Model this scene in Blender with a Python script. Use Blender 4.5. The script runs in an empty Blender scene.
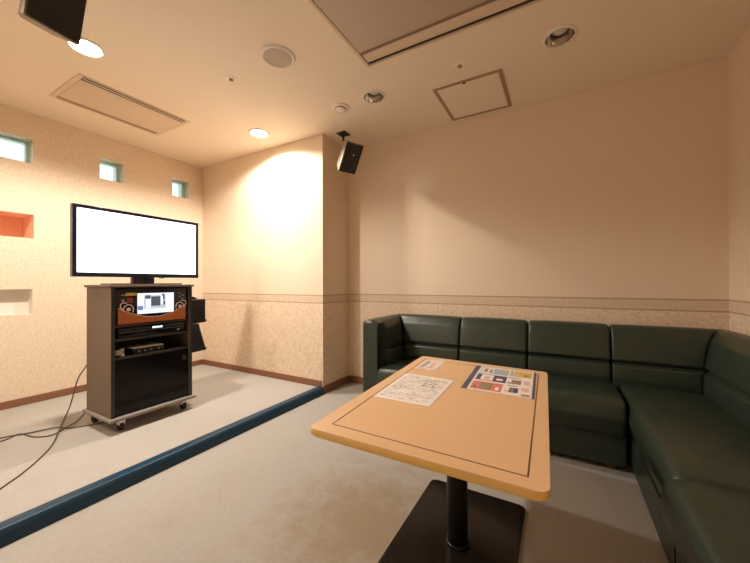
import bpy, bmesh, math, random
from mathutils import Vector, Matrix
random.seed(7)
C = bpy.context.scene.collection
PI = math.pi

# ------------------------------------------------------------------ room numbers (metres)
LX, RX = -3.873, 0.940          # left wall, right wall
BY, AY = 2.934, 2.488           # wall behind the sofa, face of the projecting wall
PX = -1.984                     # outer edge of the projecting wall / step edge
FY = -1.45                      # wall behind the camera
ST = 0.063                      # raised floor
CZ = 2.505                      # ceiling
EYE = 1.063

# ------------------------------------------------------------------ materials
def mat(name, col=(.8, .8, .8), rough=.5, metal=0, spec=.5, emit=None, estr=0, trans=0, coat=0):
    m = bpy.data.materials.new(name); m.use_nodes = True
    b = m.node_tree.nodes['Principled BSDF']
    b.inputs['Base Color'].default_value = (*col, 1)
    b.inputs['Roughness'].default_value = rough
    b.inputs['Metallic'].default_value = metal
    b.inputs['Specular IOR Level'].default_value = spec
    b.inputs['Transmission Weight'].default_value = trans
    b.inputs['Coat Weight'].default_value = coat
    if emit:
        b.inputs['Emission Color'].default_value = (*emit, 1)
        b.inputs['Emission Strength'].default_value = estr
    return m

def N(m, t, **kw):
    n = m.node_tree.nodes.new(t)
    for k, v in kw.items():
        if k in n.inputs: n.inputs[k].default_value = v
        else: setattr(n, k, v)
    return n
def L(m, a, b): m.node_tree.links.new(a, b)
def bsdf(m): return m.node_tree.nodes['Principled BSDF']
def noise(m, scale, detail=3, rough=.5, obj=True):
    co = N(m, 'ShaderNodeTexCoord')
    n = N(m, 'ShaderNodeTexNoise', Scale=scale, Detail=detail, Roughness=rough)
    L(m, co.outputs['Object'], n.inputs['Vector'])
    return n
def ramp(m, src, stops):
    r = N(m, 'ShaderNodeValToRGB'); e = r.color_ramp.elements
    while len(e) < len(stops): e.new(.5)
    for k, (p, c) in enumerate(stops):
        e[k].position = p; e[k].color = (*c, 1) if len(c) == 3 else c
    L(m, src, r.inputs['Fac']); return r
def mix(m, fac, a, b):
    x = N(m, 'ShaderNodeMix'); x.data_type = 'RGBA'
    for v, i in ((a, 6), (b, 7)):
        if isinstance(v, tuple): x.inputs[i].default_value = (*v, 1)
        else: L(m, v, x.inputs[i])
    if isinstance(fac, (int, float)): x.inputs[0].default_value = fac
    else: L(m, fac, x.inputs[0])
    return x.outputs[2]
def bump(m, src, strength=.2, dist=.01):
    b = N(m, 'ShaderNodeBump', Strength=strength, Distance=dist)
    L(m, src, b.inputs['Height']); L(m, b.outputs[0], bsdf(m).inputs['Normal'])

WALL = (.80, .675, .535)
WALL_S = (.71, .575, .435)
def speckle(m, scale=42):
    n = noise(m, scale, 4, .62)
    r = ramp(m, n.outputs['Fac'], [(.36, (0, 0, 0)), (.58, (1, 1, 1))])
    n2 = noise(m, scale * .18, 2)
    return r.outputs['Color'], n

m_wall_left = mat('speckled wallpaper', WALL, .85, spec=.2)
s, n = speckle(m_wall_left, 62)
L(m_wall_left, mix(m_wall_left, s, WALL_S, WALL), bsdf(m_wall_left).inputs['Base Color'])
bump(m_wall_left, n.outputs['Fac'], .25, .006)

m_wall = mat('wallpaper with border', WALL, .8, spec=.2)
def build_wall_mat(m):
    geo = N(m, 'ShaderNodeNewGeometry'); sep = N(m, 'ShaderNodeSeparateXYZ')
    L(m, geo.outputs['Position'], sep.inputs[0]); z = sep.outputs['Z']
    def cmp(op, v, src=z):
        k = N(m, 'ShaderNodeMath', operation=op); L(m, src, k.inputs[0]); k.inputs[1].default_value = v
        return k.outputs[0]
    s, n = speckle(m, 46)
    low = mix(m, s, (.66, .52, .385), (.79, .66, .52))
    fine = noise(m, 260, 2)
    plain = mix(m, ramp(m, fine.outputs['Fac'], [(.35, (0,0,0)), (.65, (1,1,1))]).outputs['Color'], (.755, .63, .495), (.80, .675, .54))
    # woven border: small repeated motif
    bn = noise(m, 75, 3, .6)
    w = ramp(m, bn.outputs['Fac'], [(.38, (0, 0, 0)), (.6, (1, 1, 1))])
    band = mix(m, w.outputs['Color'], (.62, .49, .36), (.73, .595, .455))
    z1, z2 = EYE - .118, EYE - .193
    c = mix(m, cmp('GREATER_THAN', z2), low, band)
    c = mix(m, cmp('GREATER_THAN', z1), c, plain)
    for zz in (z1, z2):
        d = cmp('SUBTRACT', zz); a = N(m, 'ShaderNodeMath', operation='ABSOLUTE'); L(m, d, a.inputs[0])
        c = mix(m, cmp('LESS_THAN', .0052, a.outputs[0]), c, (.47, .345, .235))
    L(m, c, bsdf(m).inputs['Base Color'])
    bump(m, n.outputs['Fac'], .12, .004)
build_wall_mat(m_wall)
m_wall_plain = mat('rear wallpaper', WALL, .8, spec=.2)

m_ceil = mat('ceiling paper', (.86, .745, .60), .9, spec=.15)
n = noise(m_ceil, 90, 3); bump(m_ceil, n.outputs['Fac'], .08, .003)
m_orange = mat('orange paint', (.92, .64, .48), .7)
m_white_paint = mat('white paint', (.82, .77, .70), .7)

def carpet(name, a, b, stain):
    m = mat(name, a, .95, spec=.1)
    f = noise(m, 420, 2); big = noise(m, 5.5, 4, .6)
    c = mix(m, ramp(m, f.outputs['Fac'], [(.3, (0,0,0)), (.7, (1,1,1))]).outputs['Color'], b, a)
    c = mix(m, ramp(m, big.outputs['Fac'], [(.52, (0,0,0)), (.75, (.5,.5,.5))]).outputs['Color'], c, stain)
    md = noise(m, 48, 4, .7)
    c = mix(m, ramp(m, md.outputs['Fac'], [(.42, (.45,.45,.45)), (.58, (0,0,0))]).outputs['Color'], c, b)
    # worn brown stain beside the table foot
    geo = N(m, 'ShaderNodeNewGeometry'); d = N(m, 'ShaderNodeVectorMath', operation='DISTANCE')
    L(m, geo.outputs['Position'], d.inputs[0]); d.inputs[1].default_value = (-.72, 1.25, 0)
    sp = noise(m, 9, 5, .7)
    k = N(m, 'ShaderNodeMath', operation='MULTIPLY_ADD'); L(m, sp.outputs['Fac'], k.inputs[0]); k.inputs[1].default_value = .75; L(m, d.outputs['Value'], k.inputs[2])
    c = mix(m, ramp(m, k.outputs[0], [(.5, (.62,.62,.62)), (.92, (0,0,0))]).outputs['Color'], c, (.27, .185, .085))
    L(m, c, bsdf(m).inputs['Base Color'])
    bump(m, f.outputs['Fac'], .5, .004)
    return m
m_carpet = carpet('greige carpet', (.48, .463, .438), (.37, .355, .33), (.38, .345, .295))
m_base = mat('brown vinyl skirting', (.235, .105, .055), .45)
m_step = mat('blue vinyl nosing', (.012, .046, .088), .38, spec=.3)

m_leather = mat('dark green leatherette', (.027, .042, .029), .36, spec=.5)
v = N(m_leather, 'ShaderNodeTexVoronoi', Scale=240); co = N(m_leather, 'ShaderNodeTexCoord'); L(m_leather, co.outputs['Object'], v.inputs['Vector'])
n = noise(m_leather, 7, 4)
ad = N(m_leather, 'ShaderNodeMath', operation='MULTIPLY_ADD'); L(m_leather, v.outputs['Distance'], ad.inputs[0]); ad.inputs[1].default_value = .06; L(m_leather, n.outputs['Fac'], ad.inputs[2])
bump(m_leather, ad.outputs[0], .25, .012)
m_foot = mat('brown wooden foot', (.10, .055, .03), .5)

m_top = mat('beech laminate', (.74, .49, .27), .42, spec=.4)
n = N(m_top, 'ShaderNodeTexNoise', Scale=6, Detail=5); co = N(m_top, 'ShaderNodeTexCoord'); mp = N(m_top, 'ShaderNodeMapping'); mp.inputs['Scale'].default_value = (9, .7, 1)
L(m_top, co.outputs['Object'], mp.inputs[0]); L(m_top, mp.outputs[0], n.inputs['Vector'])
L(m_top, mix(m_top, n.outputs['Fac'], (.72, .475, .265), (.77, .52, .295)), bsdf(m_top).inputs['Base Color'])
m_edge = mat('light wood edging', (.72, .48, .15), .4)
m_inlay = mat('dark inlay', (.13, .06, .025), .5)
m_blackmetal = mat('black powder coated steel', (.006, .005, .005), .3, spec=.25)
m_plate = mat('dark brown steel plate', (.013, .009, .007), .18, spec=.22)

m_cab = mat('grey brown melamine', (.145, .102, .07), .5)
m_cab_dark = mat('dark melamine', (.026, .020, .016), .5)
m_cab_edge = mat('grey edging', (.24, .215, .19), .45)
m_black = mat('black plastic', (.010, .010, .011), .4)
m_gloss = mat('gloss black plastic', (.006, .006, .010), .12)
m_smoke = mat('smoked glass door', (.008, .006, .006), .10, spec=.22)
m_screen = mat('lit white screen', (.02, .02, .02), .2, emit=(.93, .97, 1.0), estr=2.0)
m_lcd = mat('lit small screen', (.02, .02, .02), .2, emit=(.80, .84, .92), estr=.95)
m_lcd_dark = mat('screen dark patch', (.02, .02, .02), .3, emit=(.10, .11, .14), estr=.6)
m_lcd_grey = mat('screen grey patch', (.02, .02, .02), .3, emit=(.55, .58, .66), estr=.8)
m_lcd_blue = mat('screen blue patch', (.02, .02, .02), .3, emit=(.16, .18, .45), estr=.8)
m_disp = mat('lit display window', (.02, .02, .02), .3, emit=(.75, .85, .9), estr=1.0)
m_copper = mat('copper orange plastic', (.48, .15, .045), .35)
m_yellow = mat('yellow sticker', (.65, .45, .08), .5)
m_red = mat('red key', (.30, .05, .03), .5)
m_white = mat('white plastic', (.78, .74, .68), .45)
m_pinkline = mat('pale pink outline', (.92, .72, .66), .4)
m_cream = mat('cream casing', (.90, .80, .68), .5)
m_silver = mat('silver line', (.55, .55, .55), .25, metal=.9)
m_navybezel = mat('gloss navy black bezel', (.008, .009, .022), .12)
m_glassfoot = mat('dark glass stand', (.05, .035, .03), .08)
m_rubber = mat('black rubber', (.012, .012, .012), .6)
m_cable = mat('grey brown cable', (.10, .075, .05), .55)

m_grille = mat('black speaker grille', (.014, .012, .011), .55)
v = N(m_grille, 'ShaderNodeTexVoronoi', Scale=330); co = N(m_grille, 'ShaderNodeTexCoord'); L(m_grille, co.outputs['Object'], v.inputs['Vector']); bump(m_grille, v.outputs['Distance'], .3, .002)
m_trim = mat('tan speaker casing', (.26, .19, .115), .45)
m_ac = mat('aircon cream panel', (.70, .56, .42), .6)
m_ac_grey = mat('aircon grille panel', (.50, .40, .32), .7)
m_slot = mat('dark slot', (.035, .022, .014), .8)
m_slot_mid = mat('shaded intake', (.36, .25, .16), .8)
m_hatch_frame = mat('tan metal frame', (.36, .235, .125), .5)
m_chrome = mat('mirror reflector', (.72, .66, .58), .12, metal=1)
m_bulb_off = mat('frosted lamp glass', (.75, .70, .62), .15)
m_lamp = mat('lit lamp glass', (.9, .9, .9), .3, emit=(1, .83, .60), estr=30)
m_pane = mat('pale green glass', (.95, .99, .97), .03, trans=1, spec=.5)
bsdf(m_pane).inputs['IOR'].default_value = 1.2
m_winframe = mat('green glass edge', (.74, .82, .74), .3)
m_lightbox = mat('lit opal panel', (.8, .9, .9), .5, emit=(.86, .93, .89), estr=.85)
m_paper = mat('white paper', (.87, .82, .79), .7)
m_ink = mat('grey print', (.42, .38, .38), .8)
m_ink_l = mat('pale print', (.64, .58, .56), .8)
m_navy = mat('navy print', (.055, .065, .17), .35)
m_pblue = mat('pale blue print', (.36, .47, .58), .4)
m_pyel = mat('yellow print', (.72, .50, .10), .4)
m_pred = mat('coral print', (.72, .20, .17), .4)
m_pgrey = mat('grey brown print', (.30, .22, .16), .4)
m_pink = mat('pink print', (.78, .50, .44), .4)
m_lam = mat('laminated sheet', (.86, .79, .72), .25)

# ------------------------------------------------------------------ mesh helpers
def link_obj(name, bm, m, parent=None, loc=None, smooth=True):
    me = bpy.data.meshes.new(name)
    bmesh.ops.recalc_face_normals(bm, faces=bm.faces)
    bm.to_mesh(me); bm.free()
    for k in (m if isinstance(m, (list, tuple)) else [m]): me.materials.append(k)
    if smooth:
        me.polygons.foreach_set('use_smooth', [True] * len(me.polygons))
        me.set_sharp_from_angle(angle=math.radians(38))
    o = bpy.data.objects.new(name, me); C.objects.link(o)
    if parent: o.parent = parent
    if loc is not None: o.location = loc
    return o
def thing(name, label, cat, loc=(0, 0, 0), rot=(0, 0, 0), group=None):
    o = bpy.data.objects.new(name, None); C.objects.link(o)
    o.location = loc; o.rotation_euler = rot; o.empty_display_size = .1
    tag(o, label, cat, group); return o
def tag(o, label, cat, group=None):
    o['label'] = label; o['category'] = cat
    if group: o['group'] = group
    return o
def structure(o, label=None):
    o['kind'] = 'structure'
    if label: o['label'] = label
    return o
def box(bm, a, b, bev=0, seg=2, mi=0):
    t = bmesh.new()
    bmesh.ops.create_cube(t, size=1)
    for v in t.verts:
        v.co = Vector([(a[i] + b[i]) / 2 + v.co[i] * (b[i] - a[i]) for i in range(3)])
    if bev: bmesh.ops.bevel(t, geom=t.edges[:], offset=bev, segments=seg, affect='EDGES', profile=.5)
    merge(bm, t, mi); return bm
def merge(bm, t, mi=0, M=None):
    if M is not None: bmesh.ops.transform(t, matrix=M, verts=t.verts)
    vm = {v: bm.verts.new(v.co) for v in t.verts}
    for f in t.faces:
        try:
            g = bm.faces.new([vm[v] for v in f.verts]); g.material_index = mi
        except ValueError: pass
    t.free()
def B(a, b, bev=0, seg=2): return box(bmesh.new(), a, b, bev, seg)
def rounded(pts, n=5):
    """polygon of (x, y, r) -> points with rounded corners"""
    out = []; k = len(pts)
    for i in range(k):
        p0, p1, p2 = (Vector(pts[(i + d) % k][:2]) for d in (-1, 0, 1)); r = pts[i][2]
        u = (p0 - p1); w = (p2 - p1); lu, lw = u.length, w.length; u /= lu; w /= lw
        if r <= 0: out.append(tuple(p1)); continue
        ang = u.angle(w); d = min(r / max(math.tan(ang / 2), 1e-4), lu * .48, lw * .48)
        a, b = p1 + u * d, p1 + w * d
        for j in range(n + 1):
            t = j / n; out.append(tuple(a * (1 - t) ** 2 + p1 * 2 * t * (1 - t) + b * t * t))
    return out
def prism(bm, pts, z0, z1, mi=0, bev=0):
    t = bmesh.new()
    lo = [t.verts.new((x, y, z0)) for x, y in pts]; hi = [t.verts.new((x, y, z1)) for x, y in pts]
    k = len(pts)
    for i in range(k): t.faces.new((lo[i], lo[(i + 1) % k], hi[(i + 1) % k], hi[i]))
    f1 = t.faces.new(lo[::-1]); f2 = t.faces.new(hi)
    if bev:
        es = [e for e in t.edges if abs(e.verts[0].co.z - e.verts[1].co.z) < 1e-6]
        bmesh.ops.bevel(t, geom=es, offset=bev, segments=3, affect='EDGES', profile=.5)
    merge(bm, t, mi); return bm
def lathe(bm, prof, n=32, mi=0, M=None):
    """prof: list of (r, z)"""
    t = bmesh.new(); rings = []
    for r, z in prof:
        if r < 1e-6: rings.append([t.verts.new((0, 0, z))])
        else: rings.append([t.verts.new((r * math.cos(2 * PI * i / n), r * math.sin(2 * PI * i / n), z)) for i in range(n)])
    for a, b in zip(rings, rings[1:]):
        for i in range(n):
            j = (i + 1) % n
            if len(a) == 1 and len(b) == 1: continue
            if len(a) == 1: t.faces.new((a[0], b[j], b[i]))
            elif len(b) == 1: t.faces.new((a[i], a[j], b[0]))
            else: t.faces.new((a[i], a[j], b[j], b[i]))
    merge(bm, t, mi, M); return bm
def cyl(bm, p, q, r, n=20, mi=0, r2=None):
    p, q = Vector(p), Vector(q); d = q - p
    M = Matrix.Translation(p) @ d.to_track_quat('Z', 'Y').to_matrix().to_4x4()
    r2 = r if r2 is None else r2
    return lathe(bm, [(0, 0), (r, 0), (r2, d.length), (0, d.length)], n, mi, M)
def tube(bm, pts, r, n=8, mi=0, sub=6):
    P = [Vector(p) for p in pts]; Q = []
    for i in range(len(P) - 1):                         # catmull-rom
        a, b, c, d = P[max(i - 1, 0)], P[i], P[i + 1], P[min(i + 2, len(P) - 1)]
        for j in range(sub):
            t = j / sub
            Q.append(.5 * ((2 * b) + (c - a) * t + (2 * a - 5 * b + 4 * c - d) * t * t + (3 * b - a - 3 * c + d) * t ** 3))
    Q.append(P[-1]); t_ = bmesh.new(); rings = []
    for i, q in enumerate(Q):
        d = (Q[min(i + 1, len(Q) - 1)] - Q[max(i - 1, 0)]).normalized()
        u = d.cross(Vector((0, 0, 1)));  u = u.normalized() if u.length > .05 else Vector((1, 0, 0))
        w = d.cross(u)
        rings.append([t_.verts.new(q + r * (math.cos(2 * PI * k / n) * u + math.sin(2 * PI * k / n) * w)) for k in range(n)])
    for a, b in zip(rings, rings[1:]):
        for k in range(n): t_.faces.new((a[k], a[(k + 1) % n], b[(k + 1) % n], b[k]))
    t_.faces.new(rings[0][::-1]); t_.faces.new(rings[-1])
    merge(bm, t_, mi); return bm
def puffy(bm, prof, s0, s1, r, fn, k0=0, k1=0, crown=0, nmid=10, mi=0, zc=0, flat0=False, flat1=False):
    """extrude a closed profile (q, z) along s with rounded, slightly drawn-in ends; fn(s,q,z)->xyz"""
    k = len(prof); pr = [Vector(p) for p in prof]
    area = sum(pr[i].x * pr[(i + 1) % k].y - pr[(i + 1) % k].x * pr[i].y for i in range(k)); sg = 1 if area > 0 else -1
    nor = []
    for i in range(k):
        d = pr[(i + 1) % k] - pr[i - 1]
        d = d.normalized() if d.length > 1e-9 else Vector((1, 0))
        nor.append(Vector((-d.y, d.x)) * sg)            # inward
    secs = []                                           # (fraction offset, inset)
    m = 5
    for j in range(m + 1):
        th = PI / 2 * j / m
        secs.append((r * (1 - math.cos(th)), r * (1 - math.sin(th)), 0))
    t = bmesh.new(); rings = []
    lst = [(o, 0 if flat0 else i, 0) for o, i, _ in secs] + [(None, 0, j / nmid) for j in range(1, nmid)] + [(-o, 0 if flat1 else i, 1) for o, i, _ in reversed(secs)]
    for o, ins, u in lst:
        ring = []
        for p, nn in zip(pr, nor):
            q = p + nn * ins
            a0 = s0 + k0 * q.x; a1 = s1 + k1 * q.x
            if o is None: s = a0 + r + (a1 - a0 - 2 * r) * u
            elif u == 0: s = a0 + o
            else: s = a1 + o
            uu = 2 * (s - a0) / (a1 - a0) - 1
            c = crown * (1 - uu ** 4)
            z = q.y + (c if q.y > zc else 0) * min(1, max(0, (q.y - zc) / .05))
            ring.append(t.verts.new(fn(s, q.x, z)))
        rings.append(ring)
    for a, b in zip(rings, rings[1:]):
        for i in range(k): t.faces.new((a[i], a[(i + 1) % k], b[(i + 1) % k], b[i]))
    t.faces.new(rings[0][::-1]); t.faces.new(rings[-1])
    merge(bm, t, mi); return bm
def plate(bm, quad, z, mi=0):
    f = bm.faces.new([bm.verts.new((x, y, z)) for x, y in quad]); f.material_index = mi
    return f

# ------------------------------------------------------------------ room shell
W = .35
structure(link_obj('floor', B((PX, FY, -.10), (RX, BY, 0)), m_carpet, smooth=False))
structure(link_obj('floor_raised', B((LX, FY, -.10), (PX - .02, AY, ST)), m_carpet, smooth=False))
# left wall with its openings
HY = [(.775, .977), (1.440, 1.638), (2.120, 2.315)]
holes = [(HY[0][0], HY[0][1], 2.082, 2.282, 'win'), (HY[1][0], HY[1][1], 2.089, 2.286, 'win'), (HY[2][0], HY[2][1], 2.080, 2.283, 'win'),
         (.775, .986, 1.450, 1.650, 'orange'), (.775, .978, .812, 1.022, 'white')]
bm = bmesh.new()
ys = sorted({FY, BY} | {h[0] for h in holes} | {h[1] for h in holes}); zs = sorted({-.1, CZ + .1} | {h[2] for h in holes} | {h[3] for h in holes})
for y0, y1 in zip(ys, ys[1:]):
    for z0, z1 in zip(zs, zs[1:]):
        cy, cz = (y0 + y1) / 2, (z0 + z1) / 2
        if any(h[0] < cy < h[1] and h[2] < cz < h[3] for h in holes): continue
        bm.faces.new([bm.verts.new((LX, y, z)) for y, z in ((y0, z0), (y1, z0), (y1, z1), (y0, z1))])
for y0, y1, z0, z1, k in holes:
    d = {'win': .26, 'orange': .30, 'white': .105}[k]; mi = {'win': 3, 'orange': 1, 'white': 2}[k]
    c = [(y0, z0), (y1, z0), (y1, z1), (y0, z1)]
    for i in range(4):
        (a, b), (e, f) = c[i], c[(i + 1) % 4]
        g = bm.faces.new([bm.verts.new(p) for p in ((LX, a, b), (LX, e, f), (LX - d, e, f), (LX - d, a, b))]); g.material_index = mi
    g = bm.faces.new([bm.verts.new((LX - d, y, z)) for y, z in c]); g.material_index = mi
bm.faces.new([bm.verts.new((LX - W, y, z)) for y, z in ((FY, -.1), (BY, -.1), (BY, CZ + .1), (FY, CZ + .1))])
bmesh.ops.remove_doubles(bm, verts=bm.verts, dist=1e-5)
structure(link_obj('wall_left', bm, [m_wall_left, m_orange, m_white_paint, m_winframe], smooth=False))
structure(link_obj('wall_alcove', B((LX, AY, -.1), (PX, BY, CZ)), m_wall, smooth=False))
structure(link_obj('wall_back', B((LX - W, BY, -.1), (RX + .12, BY + .12, CZ + .1)), m_wall, smooth=False))
structure(link_obj('wall_right', B((RX, FY, -.1), (RX + .12, BY, CZ + .1)), m_wall, smooth=False))
structure(link_obj('wall_rear', B((LX - W, FY - .12, -.1), (RX + .12, FY, CZ + .1)), m_wall_plain, smooth=False))
# windows: glass set back in the opening, lit from behind
WL = ['square lit glass opening cut off by the left picture edge', 'square lit glass opening above the left half of the television', 'square lit glass opening nearest the room corner']
for i in range(3):
    y0, y1, z0, z1, _ = holes[i]
    r = thing('window_%d' % (i + 1), WL[i], 'window', (LX - .12, (y0 + y1) / 2, z0)); del r['category']; structure(r)
    w, h, t = (y1 - y0) / 2, z1 - z0, .012
    f = bmesh.new()
    box(f, (-.02, -w, 0), (.02, -w + t, h)); box(f, (-.02, w - t, 0), (.02, w, h))
    box(f, (-.02, -w + t, 0), (.02, w - t, t)); box(f, (-.02, -w + t, h - t), (.02, w - t, h))
    link_obj('window_frame', f, m_winframe, r, smooth=False)
    link_obj('window_pane', B((-.004, -w + t, t), (.004, w - t, h - t)), m_pane, r, smooth=False)
    link_obj('lit_panel', B((-.125, -w + .002, .002), (-.115, w - .002, h - .002)), m_lightbox, r, smooth=False)

# ceiling with round holes for the downlights
DL_ON = [(-2.503, .862), (-2.504, 2.177), (-2.503, -.45)]  # last one is unseen, added behind the camera as weak fill
DL_OFF = [(-1.247, 2.195), (.006, 2.203)]
HR = .078
bm = bmesh.new(); edges = []
def loop(pts):
    vs = [bm.verts.new((x, y, CZ)) for x, y in pts]
    for i in range(len(vs)): edges.append(bm.edges.new((vs[i], vs[(i + 1) % len(vs)])))
loop([(LX, FY), (RX, FY), (RX, BY), (LX, BY)])
for x, y in DL_ON + DL_OFF: loop([(x + HR * math.cos(2 * PI * k / 32), y + HR * math.sin(2 * PI * k / 32)) for k in range(32)])
bmesh.ops.triangle_fill(bm, edges=edges, use_beauty=True)
ce = link_obj('ceiling', bm, m_ceil, smooth=False); structure(ce)
for p in ce.data.polygons:
    pass
structure(link_obj('ceiling_slab', B((LX - W, FY - .12, CZ + .13), (RX + .12, BY + .12, CZ + .2)), m_ceil, smooth=False))

# skirting
def skirt(name, a, b): structure(link_obj(name, B(a, b, .003, 1), m_base, smooth=False))
SK = .062
skirt('baseboard_left', (LX, FY, ST), (LX + .01, AY, ST + SK))
skirt('baseboard_alcove', (LX + .01, AY - .01, ST), (PX - .012, AY, ST + SK))
skirt('baseboard_side', (PX, AY - .004, 0), (PX + .01, BY, SK + .012))
skirt('baseboard_back', (PX + .01, BY - .01, 0), (RX, BY, SK + .012))
skirt('baseboard_right', (RX - .01, FY, 0), (RX, BY - .01, SK + .012))
# blue step nosing
prof = rounded([(-.072, ST - .01, 0), (-.072, ST + .006, .004), (-.012, ST + .006, .016), (0, ST - .014, .012), (.004, 0, 0), (-.05, -.0, 0)], 4)
bm = bmesh.new()
puffy(bm, [(q, z) for q, z in prof], FY, AY - .004, .002, lambda s, q, z: (PX + .012 + q, s, z), nmid=2, flat0=True, flat1=True)
structure(link_obj('trim_1', bm, m_step), 'blue vinyl nosing along the edge of the raised floor')

# ------------------------------------------------------------------ ceiling fittings
def downlight(x, y, lit, label):
    r = thing('downlight', label, 'ceiling light', (x, y, CZ), group='round recessed ceiling lights')
    link_obj('trim_ring', lathe(bmesh.new(), [(HR - .002, .004), (HR - .002, -.006), (HR + .004, -.009), (HR + .016, -.004), (HR + .018, 0)], 40), m_white if not lit else m_white, r)
    link_obj('reflector', lathe(bmesh.new(), [(HR - .002, .0), (HR - .008, .04), (HR - .03, .085), (.03, .11), (0, .112)], 40), m_chrome, r)
    link_obj('bulb', lathe(bmesh.new(), [(0, -.004), (.05, -.003), (HR - .006, .004), (HR - .012, .02), (0, .03)] if lit else [(0, .022), (.022, .026), (.040, .038), (.046, .06), (.03, .09), (.018, .108)], 28), m_lamp if lit else m_bulb_off, r)  # lit lens widened to fill the ring, standing in for glare
    return r
downlight(*DL_ON[0], True, 'lit recessed ceiling light shining next to the large hanging speaker')
downlight(*DL_ON[1], True, 'lit recessed ceiling light glaring above the projecting alcove wall')
downlight(*DL_ON[2], True, 'assumed lit recessed ceiling light, unseen behind the camera, added for fill')
downlight(*DL_OFF[0], False, 'unlit recessed ceiling light beside the smoke detector')
downlight(*DL_OFF[1], False, 'unlit recessed ceiling light right of the access hatch')
def spot(x, y, power, r=.05, size=158, col=(1, .89, .77)):
    l = bpy.data.lights.new('downlight_lamp', 'SPOT'); l.energy = power; l.color = col
    l.spot_size = math.radians(size); l.spot_blend = .35; l.shadow_soft_size = r
    o = bpy.data.objects.new('downlight_lamp', l); C.objects.link(o); o.location = (x, y, CZ - .012)
    return o
spot(*DL_ON[0], 122); spot(*DL_ON[1], 108); spot(*DL_ON[2], 58)

# round ceiling speaker
r = thing('ceiling_speaker', 'round flush ceiling speaker with a beige mesh grille', 'ceiling speaker', (-1.553, 1.503, CZ))
link_obj('rim', lathe(bmesh.new(), [(.108, 0), (.106, -.008), (.096, -.013), (.088, -.009), (.088, 0)], 48), m_white, r)
link_obj('grille', lathe(bmesh.new(), [(.088, -.006), (.06, -.009), (0, -.010)], 48), m_ac_grey, r)
# smoke detector
r = thing('smoke_detector', 'small round smoke detector between the hanging speaker and a downlight', 'smoke detector', (-1.561, 2.193, CZ))
link_obj('base_ring', lathe(bmesh.new(), [(.074, 0), (.074, -.007), (.066, -.012), (0, -.012)], 40), m_cream, r)
link_obj('sensor_cap', lathe(bmesh.new(), [(.046, -.012), (.042, -.020), (.028, -.025), (0, -.026)], 32), m_cream, r)
link_obj('sensor_slot', lathe(bmesh.new(), [(.0475, -.013), (.0475, -.018)], 32), m_slot, r)
# sprinklers
for x, y, lab in ((-2.012, 1.503, 'small ceiling sprinkler head left of the round ceiling speaker'), (-.571, 2.163, 'small ceiling sprinkler head above the access hatch')):
    r = thing('sprinkler', lab, 'sprinkler', (x, y, CZ + .001), group='ceiling sprinkler heads')
    link_obj('rosette', lathe(bmesh.new(), [(.040, .012), (.040, 0), (.038, -.004), (.018, -.006), (.016, 0), (.016, .012), (.040, .012)], 32), m_cream, r)
    b = lathe(bmesh.new(), [(.011, 0), (.011, -.007), (.006, -.008), (.006, -.011), (0, -.011)], 16)
    lathe(b, [(.014, -.011), (.014, -.013), (0, -.013)], 20)
    link_obj('head', b, m_slot_mid, r)

# aircon cassette on the left
r = thing('ceiling_vent', 'narrow ceiling air conditioner panel near the left wall', 'air conditioner', (-3.12, 1.33, CZ))
x0, x1, y0, y1 = -.265, .262, -.385, .390
fr = bmesh.new()
for a, b in (((x0, y0), (x0 + .012, y1)), ((x1 - .014, y0), (x1, y1)), ((x0 + .012, y0), (x1 - .014, y0 + .03)), ((x0 + .012, y1 - .03), (x1 - .014, y1))):
    box(fr, (*a, -.006), (*b, 0))
link_obj('frame', fr, m_ac, r, smooth=False)
link_obj('panel', B((x0 + .062, y0 + .032, -.007), (x1 - .068, y1 - .032, -.001), .002), m_ac, r)
link_obj('intake_grille', B((x0 + .014, y0 + .032, -.005), (x0 + .060, y1 - .032, -.001)), m_slot_mid, r)
link_obj('outlet_slot', B((x1 - .066, y0 + .032, -.004), (x1 - .016, y1 - .032, -.0005)), m_slot, r)
link_obj('louver', B((x1 - .047, y0 + .034, -.008), (x1 - .032, y1 - .034, -.004), .0015), m_ac, r)
# big cassette
r = thing('ceiling_air_conditioner', 'large square ceiling air conditioner above the table', 'air conditioner', (-.49, 1.37, CZ))
x0, x1, y0, y1 = -.61, .61, -.47, .485
fr = bmesh.new()
for a, b in (((x0, y0), (x0 + .022, y1)), ((x1 - .022, y0), (x1, y1)), ((x0 + .022, y0), (x1 - .022, y0 + .02)), ((x0 + .022, y1 - .012), (x1 - .022, y1))):
    box(fr, (*a, -.020), (*b, 0), .003, 1)
link_obj('frame', fr, m_ac, r, smooth=False)
link_obj('grille_panel', B((x0 + .03, y0 + .03, -.024), (x1 - .03, .335, -.004), .003), m_ac_grey, r)
link_obj('shaded_recess', B((x0 + .022, .336, -.005), (x1 - .022, .447, -.001)), m_slot_mid, r)  # shadow in the beige gap put into this strip's darker colour
link_obj('outlet_slot', B((x0 + .022, .447, -.007), (x1 - .022, y1 - .012, -.001)), m_slot, r)
bm = bmesh.new()
puffy(bm, rounded([(.372, -.010, 0), (.380, -.020, .003), (.444, -.017, .003), (.446, -.012, .002)], 2), x0 + .03, x1 - .03, .001, lambda s, q, z: (s, q, z), nmid=1, flat0=True, flat1=True)
link_obj('louver', bm, m_ac, r)
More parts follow.
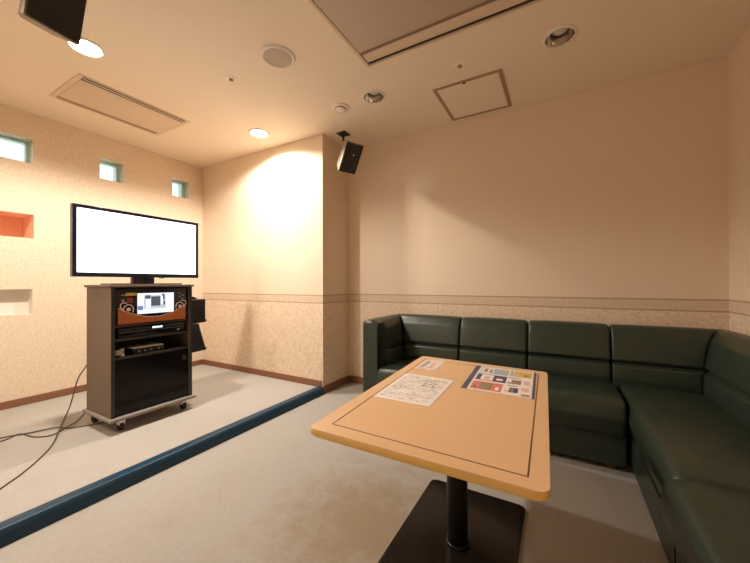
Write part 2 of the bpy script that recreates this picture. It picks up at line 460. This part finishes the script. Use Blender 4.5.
# access hatch
r = thing('access_hatch', 'square ceiling access hatch with a tan metal frame', 'ceiling hatch', (-.578, 2.597, CZ))
fr = bmesh.new(); a, b, t = .245, .266, .025
for p, q in (((-a, -b), (-a + t, b)), ((a - t, -b), (a, b)), ((-a + t, -b), (a - t, -b + t)), ((-a + t, b - t), (a - t, b))):
    box(fr, (*p, -.006), (*q, 0), .002, 1)
link_obj('frame', fr, m_hatch_frame, r, smooth=False)
link_obj('panel', B((-a + t + .003, -b + t + .003, -.004), (a - t - .003, b - t - .003, -.0005)), m_ceil, r, smooth=False)
link_obj('latch', lathe(bmesh.new(), [(.010, -.004), (.010, -.009), (0, -.009)], 16, 0, Matrix.Translation((-.015, -b + .026, 0))), m_slot, r)

# hanging speakers
def wall_speaker(face, psi, phi, mount, label, w=.17, h=.26, dep=.13):
    n = Vector((math.sin(psi) * math.cos(phi), -math.cos(psi) * math.cos(phi), -math.sin(phi)))
    rt = Vector((0, 0, 1)).cross(n).normalized(); up = n.cross(rt)
    M = Matrix((rt, up, n)).transposed().to_4x4(); M.translation = Vector(face)
    r = thing('hanging_speaker', label, 'speaker', group='black speakers hung from the ceiling'); r.matrix_world = M
    a, b = w / 2, h / 2
    t = bmesh.new()                                                   # tapered cabinet
    v = [t.verts.new(p) for p in ((-a, -b, -.028), (a, -b, -.028), (a, b, -.028), (-a, b, -.028), (-a * .68, -b * .9, -dep), (a * .68, -b * .9, -dep), (a * .68, b * .9, -dep), (-a * .68, b * .9, -dep))]
    for f in ((0, 1, 2, 3), (7, 6, 5, 4), (0, 4, 5, 1), (1, 5, 6, 2), (2, 6, 7, 3), (3, 7, 4, 0)): t.faces.new([v[i] for i in f])
    bmesh.ops.bevel(t, geom=t.edges[:], offset=.006, segments=2, affect='EDGES')
    link_obj('cabinet', t, m_trim, r)
    link_obj('rim', prism(bmesh.new(), rounded([(-a - .003, -b - .003, .008), (a + .003, -b - .003, .008), (a + .003, b + .003, .008), (-a - .003, b + .003, .008)]), -.030, -.004, 0, .003), m_trim, r)
    link_obj('grille', prism(bmesh.new(), rounded([(-a + .002, -b + .002, .008), (a - .002, -b + .002, .008), (a - .002, b - .002, .008), (-a + .002, b - .002, .008)]), -.004, .004, 0, .003), m_grille, r)
    link_obj('badge', lathe(bmesh.new(), [(0, .0065), (.009, .0062), (.010, .004)], 20, 0, Matrix.Translation((.008, b * .28, 0))), m_silver, r)
    Mi = M.inverted(); mt = Vector(mount)
    R3 = Mi
    br = bmesh.new()
    back = Vector((0, b * .35, -dep + .004)); top = Mi @ mt
    knee = Mi @ (Vector((mt.x, mt.y, (M @ back).z + .02)))
    cyl(br, knee, top, .009, 12); cyl(br, back, knee, .011, 12)
    lathe(br, [(0, -.018), (.012, -.012), (.018, 0), (.012, .012), (0, .018)], 14, 0, Matrix.Translation(knee))
    pl = bmesh.new(); box(pl, (-.05, -.05, -.008), (.05, .05, 0), .002, 1)
    merge(br, pl, 0, Mi @ Matrix.Translation(mt))
    link_obj('ceiling_bracket', br, m_black, r)
    return r
wall_speaker((-1.640, 2.469, 1.127 + EYE), 1.125, .634, (-1.812, 2.592, CZ), 'small black speaker hung in front of the corner beside the sofa wall')
wall_speaker((-1.724, .509, 1.143 + EYE), 1.72, .28, (-1.85, .49, CZ), 'black speaker hung at the top left edge of the picture')

# ------------------------------------------------------------------ sofas
SB = 2.864                     # back line of the run along the wall
back_prof = rounded([(.012, .06, 0), (.012, .745, .02), (.05, .770, .03), (.118, .768, .05), (.160, .70, .06), (.196, .550, .016), (.166, .530, .004), (.200, .510, .018), (.206, .43, .04), (.196, .33, 0), (.16, .06, 0)], 4)
seat_prof = rounded([(.19, .20, 0), (.19, .392, .02), (.53, .402, .12), (.630, .392, .055), (.646, .30, .06), (.622, .205, .03)], 6)
def base_box(bm, s0, s1, fn, q0=.02, q1=.60):
    t = bmesh.new(); bmesh.ops.create_cube(t, size=1)
    for v in t.verts: v.co = ((s0 + s1) / 2 + v.co.x * (s1 - s0), (q0 + q1) / 2 + v.co.y * (q1 - q0), .12 + v.co.z * .18)
    bmesh.ops.bevel(t, geom=t.edges[:], offset=.008, segments=2, affect='EDGES')
    for v in t.verts: v.co = fn(v.co.x, v.co.y, v.co.z)
    merge(bm, t); return bm
def foot(bm, s, q, fn):
    p = fn(s, q, 0); return box(bm, (p[0] - .025, p[1] - .025, 0), (p[0] + .025, p[1] + .025, .031), .003, 1)
def sofa_unit(label, s0, s1, fn, origin, mitre=False, ext=0):
    r = thing('sofa_section', label, 'sofa', origin, group='dark green sofa sections')
    O = Vector(origin); f = lambda s, q, z: Vector(fn(s, q, z)) - O
    g = .003
    link_obj('base', base_box(bmesh.new(), s0 + g, s1 + ext - g, f, .212 if ext else .02), m_leather, r)
    link_obj('seat', puffy(bmesh.new(), [(max(q, .208) if ext else q, z) for q, z in seat_prof], s0 + g, s1 + ext - g, .022, f, crown=.010, zc=.33), m_leather, r)
    link_obj('backrest', puffy(bmesh.new(), back_prof, -1.410 if mitre else s0 + g, s1 - g, .012 if mitre else .020, f, k0=1.05 if mitre else 0, crown=.006, zc=.66), m_leather, r)
    for s in (s0 + .05, s1 - .05):
        for q in (.09, .55): link_obj('foot', foot(bmesh.new(), s, q, f), m_foot, r)
    return r
wallrun = lambda s, q, z: (s, SB - q, z)
rightrun = lambda s, q, z: (RX - q, s, z)
u1 = sofa_unit('dark green sofa section with the armrest at the left end of the run', -1.252, -.728, wallrun, (-.99, 2.55, 0), True)
O = Vector((-.99, 2.55, 0))
def arm_q(s, q):                 # towards its front end the arm is wrapped into one plain thickness
    w = min(1, max(0, (2.44 - s) / .12)); w = w * w * (3 - 2 * w)
    return q if q < .125 else q * (1 - w) + .150 * w
AQ = 1.05                          # the arm repeats the backrest, a little thinner, and meets it in a mitre
link_obj('armrest', puffy(bmesh.new(), [(q, z if z > .1 else .035) for q, z in back_prof], 2.245, SB - .002, .034, lambda s, q, z: Vector((-1.412 + AQ * arm_q(s, q), s, z)) - O, k1=-1, nmid=14), m_leather, u1)
sofa_unit('dark green sofa section directly behind the far end of the table, second from the armrest', -.728, -.216, wallrun, (-.47, 2.55, 0))
sofa_unit('dark green sofa section third from the armrest, next to the long corner seat', -.216, .296, wallrun, (.03, 2.55, 0), False, .022)
# corner section
o = (.62, 2.2, 0); O = Vector(o)
r = thing('sofa_corner_section', 'long dark green corner sofa section in the right-hand room corner', 'sofa', o, group='dark green sofa sections')
fw = lambda s, q, z: Vector(wallrun(s, q, z)) - O
frn = lambda s, q, z: Vector(rightrun(s, q, z)) - O
Y0 = 1.49
link_obj('base', base_box(bmesh.new(), Y0 + .003, SB - .02, frn), m_leather, r)
link_obj('seat', puffy(bmesh.new(), [(q - .027 if q > .4 else q, z) for q, z in seat_prof], Y0 + .003, SB - .19, .022, frn, crown=.010, zc=.33), m_leather, r)
link_obj('backrest', puffy(bmesh.new(), back_prof, .300, RX - .002, .012, fw, k1=-1, crown=.003, zc=.66), m_leather, r)
link_obj('backrest', puffy(bmesh.new(), back_prof, Y0 + .003, SB - .002, .012, frn, k1=-1, crown=.003, zc=.66), m_leather, r)
for s in (Y0 + .06, SB - .12):
    for q in (.09, .55): link_obj('foot', foot(bmesh.new(), s, q, frn), m_foot, r)
sofa_unit('dark green sofa section nearest the camera at the lower right edge', .84, 1.49, rightrun, (.62, 1.16, 0))

# ------------------------------------------------------------------ table
TZ = .62
r = thing('table', 'beech topped pedestal table with a dark inlay line on a black foot', 'table', (-.366, 1.302, 0))
TQ = [(-.312, -.527), (.346, -.527), (.309, .524), (-.363, .570)]        # near-left, near-right, far-right, far-left
IQ = [(-.262, -.473), (.302, -.482), (.276, .462), (-.318, .500)]
link_obj('tabletop', prism(bmesh.new(), rounded([(*p, .028) for p in TQ], 6), TZ - .004, TZ), m_top, r)
link_obj('edging', prism(bmesh.new(), rounded([(x * 1.003, y * 1.002, .028) for x, y in TQ], 6), TZ - .022, TZ - .003, 0, .007), m_edge, r)
bm = bmesh.new(); cx = sum(p[0] for p in IQ) / 4; cy = sum(p[1] for p in IQ) / 4
t = .0042; inner = [(x - math.copysign(t, x - cx), y - math.copysign(t, y - cy)) for x, y in IQ]
for k in range(4):
    q = [IQ[k], IQ[(k + 1) % 4], inner[(k + 1) % 4], inner[k]]
    prism(bm, q, TZ - .002, TZ + .0003)
link_obj('inlay_line', bm, m_inlay, r, smooth=False)
M0 = Matrix.Translation((.0, .012, 0))
link_obj('pedestal', lathe(bmesh.new(), [(.041, .016), (.041, TZ - .045), (.05, TZ - .045), (.05, TZ - .030)], 36, 0, M0), m_blackmetal, r)
link_obj('collar', lathe(bmesh.new(), [(.046, .013), (.046, .024), (.044, .027), (.041, .028)], 36, 0, M0), m_blackmetal, r)
link_obj('mounting_plate', B((-.13, -.2, TZ - .030), (.13, .2, TZ - .022), .002, 1), m_blackmetal, r)
Rm = Matrix.Identity(4)
bm = bmesh.new(); t = bmesh.new()
prism(t, rounded([(-.228, -.385, .03), (.228, -.385, .03), (.228, .385, .03), (-.228, .385, .03)], 5), .002, .016, 0, .003)
merge(bm, t, 0, Rm @ Matrix.Translation((-.006, -.006, 0)))
link_obj('base_plate', bm, m_plate, r)

# papers: mapped on the four corners measured on the table
def bil(c, u, v):
    a = Vector(c[0]) * (1 - u) + Vector(c[1]) * u; b = Vector(c[3]) * (1 - u) + Vector(c[2]) * u
    return a * (1 - v) + b * v
def sheet(name, c, z, patches, mats, label, cat, group=None, th=.0006):
    """c: near-left, near-right, far-right, far-left; patches (u0,v0,u1,v1,material index)"""
    o = sum((Vector(p) for p in c), Vector((0, 0))) / 4
    cc = [Vector(p) - o for p in c]
    bm = bmesh.new()
    lo = [bm.verts.new((p.x, p.y, 0)) for p in cc]; hi = [bm.verts.new((p.x, p.y, th)) for p in cc]
    for i in range(4): bm.faces.new((lo[i], lo[(i + 1) % 4], hi[(i + 1) % 4], hi[i]))
    bm.faces.new(lo[::-1]); bm.faces.new(hi)
    for k, (u0, v0, u1, v1, mi) in enumerate(patches):
        plate(bm, [bil(cc, u, v) for u, v in ((u0, v0), (u1, v0), (u1, v1), (u0, v1))], th + .0001 + .00002 * min(k, 40), mi)
    ob = link_obj(name, bm, mats, None, (o.x, o.y, z), smooth=False)
    return tag(ob, label, cat, group)
PZ = TZ + .0008
pt = []
rows = 22
for i in range(rows):                                     # faint rows of small print
    v = .08 + .86 * i / rows; u = .07
    while u < .88:
        w = random.uniform(.03, .13)
        if random.random() < .72: pt.append((u, v, min(u + w, .93), v + random.choice((.012, .016, .02)), random.choice((1, 2, 2))))
        u += w + random.uniform(.015, .05)
for k in range(10):
    u, v = random.uniform(.55, .8), random.uniform(.5, .85); pt.append((u, v, u + random.uniform(.03, .07), v + .03, 1))
sheet('paper_sheet', [(-.637, 1.108), (-.408, 1.110), (-.419, 1.464), (-.660, 1.470)], PZ, pt, [m_paper, m_ink, m_ink_l], 'white sheet of small grey print lying flat near the left table edge', 'paper')
pt = [(.07, .05, .93, .13, 2)]
for i in range(6):
    v = .2 + .11 * i
    pt += [(.12, v, .12 + random.uniform(.2, .35), v + .05, 1), (.52, v, .52 + random.uniform(.15, .3), v + .05, 2 if i % 2 else 3)]
sheet('small_notice', [(-.659, 1.577), (-.553, 1.579), (-.559, 1.803), (-.672, 1.797)], PZ, pt, [m_lam, m_navy, m_pink, m_pred], 'small laminated notice at the far left corner of the table', 'notice')
pt = [(0, 0, .085, 1, 1), (.965, 0, 1, 1, 1), (.12, .02, .95, .98, 7)]
pt += [(.13, .68, .58, .95, 2), (.15, .70, .34, .93, 7), (.18, .74, .24, .90, 6), (.27, .72, .32, .88, 6), (.50, .84, .56, .92, 3)]
pt += [(.12, .38, .58, .64, 1), (.19, .40, .38, .62, 7), (.24, .42, .33, .56, 5), (.43, .45, .53, .52, 7)]
pt += [(.12, .05, .56, .33, 4), (.24, .08, .42, .30, 6), (.16, .10, .19, .16, 1), (.47, .09, .52, .2, 7)]
pt += [(.61, .70, .66, .95, 2), (.67, .70, .94, .95, 3), (.70, .74, .76, .80, 5), (.82, .76, .90, .82, 6)]
pt += [(.60, .40, .66, .44, 1), (.66, .40, .80, .56, 6), (.84, .42, .92, .56, 5), (.60, .62, .78, .645, 6)]
pt += [(.60, .10, .66, .16, 5), (.66, .10, .78, .26, 1), (.68, .12, .72, .24, 6), (.82, .20, .92, .30, 5), (.83, .04, .94, .09, 6), (.62, .31, .76, .335, 6)]
sheet('menu_sheet', [(-.367, 1.376), (-.087, 1.371), (-.103, 1.777), (-.390, 1.794)], PZ, pt, [m_lam, m_navy, m_pblue, m_pyel, m_pred, m_pink, m_pgrey, m_paper], 'laminated colour menu with navy side borders on the far right of the table', 'menu')

# ------------------------------------------------------------------ television trolley
o = (-2.77, 1.295, ST)
r = thing('av_cabinet', 'tall grey brown equipment trolley on casters carrying the television', 'cabinet', o)
def RC(x, y, z): return (x - o[0], y - o[1], z + EYE - o[2])     # camera-level coordinates -> local
def cb(a, b, bev=0, seg=2): return B(RC(*a), RC(*b), bev, seg)
YL, YR, XF, XB = 1.022, 1.568, -2.585, -2.955
ZT, ZB = -.006, -.895
link_obj('side_panel', cb((XB, YL, ZB), (XF, YL + .022, ZT - .018), .002, 1), m_cab, r)
link_obj('side_panel', cb((XB, YR - .022, ZB), (XF, YR, ZT - .018), .002, 1), m_cab, r)
for y in (YL, YR - .022): link_obj('front_edge', cb((XF, y, ZB), (XF + .003, y + .022, ZT - .018), .001, 1), m_cab_dark, r)
link_obj('top_board', cb((XB - .012, YL - .012, ZT - .018), (XF + .014, YR + .012, ZT), .004), m_cab, r)
link_obj('back_panel', cb((XB, YL + .022, ZB), (XB + .012, YR - .022, ZT - .018)), m_cab_dark, r)
link_obj('base_board', cb((XB - .018, YL - .018, ZB - .022), (XF + .028, YR + .020, ZB), .006), m_cab_edge, r)
for z in (-.288, -.382, -.506): link_obj('shelf', cb((XB + .012, YL + .022, z - .007), (XF - .006, YR - .022, z + .007), .001, 1), m_cab_dark, r)
d = link_obj('glass_door', cb((XF - .016, YL + .025, -.885), (XF - .006, YR - .025, -.516), .002, 1), m_smoke, r)
link_obj('door_handle', cb((XF - .006, YR - .075, -.60), (XF + .002, YR - .045, -.57), .002, 1), m_black, d)
for x, y in ((XF - .03, YL + .07), (XF - .03, YR - .05), (XB + .03, YL + .04), (XB + .03, YR - .05)):
    cx, cy, _ = RC(x, y, 0); c = bmesh.new()
    top = ZB - .022 + EYE - ST
    box(c, (cx - .024, cy - .024, top - .005), (cx + .024, cy + .024, top))
    box(c, (cx - .022, cy - .018, top - .040), (cx + .018, cy - .0145, top - .004), .001, 1); box(c, (cx - .022, cy + .0145, top - .040), (cx + .018, cy + .018, top - .004), .001, 1)
    box(c, (cx - .010, cy - .018, top - .026), (cx + .022, cy + .018, top - .004), .003, 1)
    k = link_obj('caster', c, m_white if x > -2.7 else m_blackmetal, r)
    rr = .026; zc = rr
    w = bmesh.new(); cyl(w, (cx - .008, cy - .013, zc), (cx - .008, cy + .013, zc), rr, 24); cyl(w, (cx - .008, cy - .019, zc), (cx - .008, cy + .019, zc), .006, 12)
    link_obj('wheel', w, m_rubber, k)
# ---- karaoke console in the top bay
o2 = (-2.77, 1.295, -.281 + EYE)
c = thing('karaoke_console', 'black console with a lit little screen and copper lower band, top bay of the trolley', 'console', o2)
def R2(x, y, z): return (x - o2[0], y - o2[1], z + EYE - o2[2])
def b2(a, b, bev=0): return B(R2(*a), R2(*b), bev)
y0, y1 = YL + .030, YR - .030; FXc = XF - .012
link_obj('casing', b2((XB + .06, y0, -.281), (FXc, y1, -.032), .004), m_navybezel, c)
def yz(u, v): return (y0 + (y1 - y0) * u, -.281 + .249 * v)       # u across, v up the front
def face_poly(pts, x, th=.002):
    bm = bmesh.new(); P = [R2(0, *yz(u, v)) for u, v in pts]; xx = x - o2[0]
    a = [bm.verts.new((xx, p[1], p[2])) for p in P]; b = [bm.verts.new((xx + th, p[1], p[2])) for p in P]
    k = len(a); bm.faces.new(b); bm.faces.new(a[::-1])
    for i in range(k): bm.faces.new((a[i], a[(i + 1) % k], b[(i + 1) % k], b[i]))
    return bm
arc = [(.03 + .94 * k / 24, .16 + .30 * (2 * k / 24 - 1) ** 2) for k in range(25)]
link_obj('copper_band', face_poly([(.03, .02), (.97, .02)] + arc[::-1], FXc), m_copper, c)
line = bmesh.new(); tube(line, [(FXc + .002 - o2[0], *R2(0, *yz(u, v + .012))[1:]) for u, v in arc], .0022, 6, 0, 1)
link_obj('band_outline', line, m_pinkline, c)
s = link_obj('screen', face_poly([(.27, .27), (.78, .27), (.78, .86), (.27, .86)], FXc, .003), m_lcd, c)
def face_rects(rects, x):
    bm = bmesh.new()
    for u0, v0, u1, v1 in rects: merge(bm, face_poly([(u0, v0), (u1, v0), (u1, v1), (u0, v1)], x, .0006))
    return bm
for nm, rects, m_ in (('picture_area', [(.35, .40, .66, .80)], m_lcd_grey), ('picture_figure', [(.45, .48, .58, .76), (.37, .70, .44, .80), (.60, .66, .64, .83), (.62, .5, .645, .62)], m_lcd_dark),
                      ('picture_person', [(.38, .42, .44, .68), (.585, .52, .615, .78)], m_lcd), ('picture_corner', [(.27, .38, .34, .50)], m_lcd_blue)):
    k = {'picture_area': 0, 'picture_figure': 1, 'picture_person': 2, 'picture_corner': 1}[nm]
    for q in rects: link_obj(nm, face_rects([q], FXc + .003 + .0006 * k), m_, s, smooth=False)
link_obj('yellow_label', face_rects([(.12, .80, .26, .88)], FXc), m_yellow, c, smooth=False)
for q in [(.07, .80, .115, .83), (.07, .64, .11, .70), (.86, .72, .89, .75), (.91, .76, .94, .79), (.86, .82, .88, .86), (.90, .66, .93, .69)]:
    link_obj('control_key', face_rects([q], FXc), m_silver, c, smooth=False)
link_obj('red_key', face_rects([(.14, .60, .21, .74)], FXc), m_red, c, smooth=False)
for sgn, cu in ((1, .155), (-1, .875)):
    t = bmesh.new(); pts = []
    for k in range(13):
        a = math.radians(-35 + 230 * k / 12); pts.append((cu + sgn * .062 * math.cos(a), .41 + .14 * math.sin(a)))
    pts += [(cu - sgn * .10, .52), (cu - sgn * .075, .60), (cu - sgn * .02, .60)]
    tube(t, [(FXc + .002 - o2[0], *R2(0, *yz(u, v))[1:]) for u, v in pts], .0035, 6, 0, 3)
    link_obj('swirl_outline', t, m_pinkline, c)
    t = bmesh.new(); p = R2(0, *yz(cu, .42)); cyl(t, (FXc - o2[0], p[1], p[2]), (FXc + .008 - o2[0], p[1], p[2]), .0125, 20)
    link_obj('dial', t, m_white, c)
# ---- player below
o3 = (-2.77, 1.295, -.375 + EYE)
d = thing('media_player', 'flat black player with a small lit display on the middle shelf', 'media player', o3)
def b3(a, b, bev=0): return B(tuple(Vector(a) + Vector((0, 0, EYE)) - Vector(o3)), tuple(Vector(b) + Vector((0, 0, EYE)) - Vector(o3)), bev)
link_obj('casing', b3((XB + .08, YL + .05, -.373), (XF - .022, YR - .035, -.303), .003), m_gloss, d)
link_obj('display', b3((XF - .022, 1.285, -.326), (XF - .020, 1.355, -.312)), m_disp, d)
link_obj('silver_strip', b3((XF - .022, YL + .06, -.337), (XF - .0205, YR - .05, -.334)), m_silver, d)
link_obj('jack_socket', b3((XF - .022, 1.46, -.362), (XF - .016, 1.48, -.348), .002), m_silver, d)
# ---- small mixer, light on its top put into a cream colour
o4 = (-2.70, 1.24, -.499 + EYE)
d = thing('mixer_box', 'small black control box, its lid made cream as if lit, on the open shelf', 'audio device', o4)
link_obj('body', B((-.09, -.075, 0), (.085, .13, .040), .003), m_black, d)
link_obj('lid', B((-.09, -.075, .040), (.082, .13, .046), .002), m_cream, d)
for y in (-.04, 0, .04, .09): link_obj('knob', cyl(bmesh.new(), (.085, y, .02), (.092, y, .02), .007, 14), m_silver, d)
# ---- white cable coil beside it
t = bmesh.new(); pts = []
for k in range(40):
    a = k * .55; rr = .028 + .006 * math.sin(k * 1.7)
    pts.append((rr * math.cos(a), rr * 1.1 * math.sin(a), .006 + .0011 * k))
tube(t, pts, .004, 6, 0, 3)
tag(link_obj('cable_coil', t, m_white, None, (-2.635, 1.085, -.499 + EYE)), 'white coiled cable at the left end of the open shelf', 'cable')

# ---- microphone holder on the far side of the trolley
o5 = (-2.70, YR + .002, -.565 + EYE)
h = thing('microphone_holder', 'black two tier pocket holder fixed to the right side of the trolley', 'holder', o5)
for zb, zt in ((.235, .435), (0, .232)):
    t = bmesh.new()
    pr = rounded([(0, zb, 0), (.118, zb + .004, .006), (.132, zb + .022, .004), (.118, zb + .03, .004), (.105 if zb else .075, zt - .03, .01), (.122 if zb else .07, zt, .004), (0, zt, 0)], 3)
    puffy(t, pr, -.085, .085, .006, lambda s, q, z: (s, q * 1.14, z), nmid=2)
    link_obj('pocket', t, m_black, h)
t = bmesh.new()
for x in (-.04, .035): cyl(t, (x, .055, .43), (x + .006, .062, .452), .024, 20)
link_obj('microphone_rest', t, m_rubber, h)

# ------------------------------------------------------------------ television
o6 = (-2.765, 1.304, ZT + EYE)
tv = thing('television', 'flat screen television showing a blank white picture', 'television', o6)
hw, z0, z1 = .425, .055, .535
bz = .023
fr = bmesh.new()
box(fr, (-.028, -hw, z0), (.012, -hw + bz, z1), .002, 1); box(fr, (-.028, hw - bz, z0), (.012, hw, z1), .002, 1)
box(fr, (-.028, -hw + bz, z1 - bz), (.012, hw - bz, z1), .002, 1); box(fr, (-.028, -hw + bz, z0), (.012, hw - bz, z0 + .030), .002, 1)
link_obj('bezel', fr, m_navybezel, tv)
link_obj('screen', B((-.002, -hw + bz, z0 + .030), (.008, hw - bz, z1 - bz)), m_screen, tv, smooth=False)
bk = B((-.035, -hw + .004, z0 + .004), (-.004, hw - .004, z1 - .004), .006); box(bk, (-.075, -.26, z0 + .05), (-.03, .26, z1 - .1), .02)
link_obj('back_cover', bk, m_black, tv)
nk = bmesh.new(); prism(nk, rounded([(-.045, -.075, .01), (.004, -.075, .01), (.004, .075, .01), (-.045, .075, .01)], 3), .008, .075)
link_obj('neck', nk, m_navybezel, tv)
link_obj('stand_plate', prism(bmesh.new(), rounded([(-.13, -.235, .04), (.12, -.235, .04), (.12, .235, .04), (-.13, .235, .04)], 5), .0005, .010, 0, .002), m_glassfoot, tv)
link_obj('sensor_badge', B((.012, .10, z0 - .006), (.016, .14, z0 + .003), .001), m_black, tv)

# ------------------------------------------------------------------ cables on the raised floor
fz = ST + .004
CB = [('grey cable hanging behind the trolley and curving over the floor to the front left',
       [(-2.985, 1.10, .60), (-3.00, 1.04, .474), (-3.05, 1.006, .375), (-3.15, 1.00, .19), (-3.24, 1.005, .09), (-3.20, .975, fz), (-2.977, .886, fz + .012), (-2.744, .78, fz), (-2.58, .674, fz), (-2.46, .575, fz), (-2.377, .488, fz), (-2.25, .38, fz)]),
      ('grey cable dropping off the trolley base board and running left in a loose bend',
       [(-2.985, 1.045, .165), (-3.00, 1.03, .13), (-3.02, .99, .08), (-2.985, .92, fz + .003), (-2.925, .83, fz), (-2.99, .765, fz), (-3.13, .732, fz + .001), (-3.10, .66, fz), (-3.06, .52, fz)]),
      ('grey cable passing by the rear caster and lying along the floor to the left edge',
       [(-2.86, 1.13, fz), (-2.885, 1.04, fz), (-2.957, .932, fz), (-3.031, .885, fz + .006), (-3.094, .77, fz + .002), (-3.16, .65, fz), (-3.15, .50, fz)])]
for lab, pts in CB:
    bm = bmesh.new(); tube(bm, pts, .0042, 8, 0, 8)
    tag(link_obj('cable', bm, m_cable), lab, 'cable', 'loose cables by the trolley')

# ------------------------------------------------------------------ camera and view
cam = bpy.data.cameras.new('camera'); co = bpy.data.objects.new('camera', cam); C.objects.link(co)
f, yaw, pitch, roll = 327.0, .515, .0048, -.0034
cam.sensor_width = 36; cam.lens = f / 750 * 36; cam.clip_start = .02
fw = Vector((-math.sin(yaw) * math.cos(pitch), math.cos(yaw) * math.cos(pitch), math.sin(pitch)))
rt = fw.cross(Vector((0, 0, 1))).normalized(); up = rt.cross(fw)
r2 = math.cos(roll) * rt + math.sin(roll) * up; u2 = -math.sin(roll) * rt + math.cos(roll) * up
M = Matrix((r2, u2, -fw)).transposed().to_4x4(); M.translation = (0, 0, EYE)
co.matrix_world = M
sc = bpy.context.scene; sc.camera = co
w = bpy.data.worlds.new('world'); sc.world = w; w.use_nodes = True
w.node_tree.nodes['Background'].inputs[0].default_value = (0, 0, 0, 1)
sc.view_settings.view_transform = 'Standard'; sc.view_settings.look = 'None'
sc.view_settings.gamma = 1; sc.view_settings.use_curve_mapping = False
sc.view_settings.exposure = 0.50
sc.cycles.max_bounces = 12; sc.cycles.diffuse_bounces = 8; sc.cycles.glossy_bounces = 4; sc.cycles.transmission_bounces = 6
sc.cycles.caustics_reflective = False; sc.cycles.caustics_refractive = False
sc.cycles.sample_clamp_indirect = 4
sc.cycles.use_denoising = True
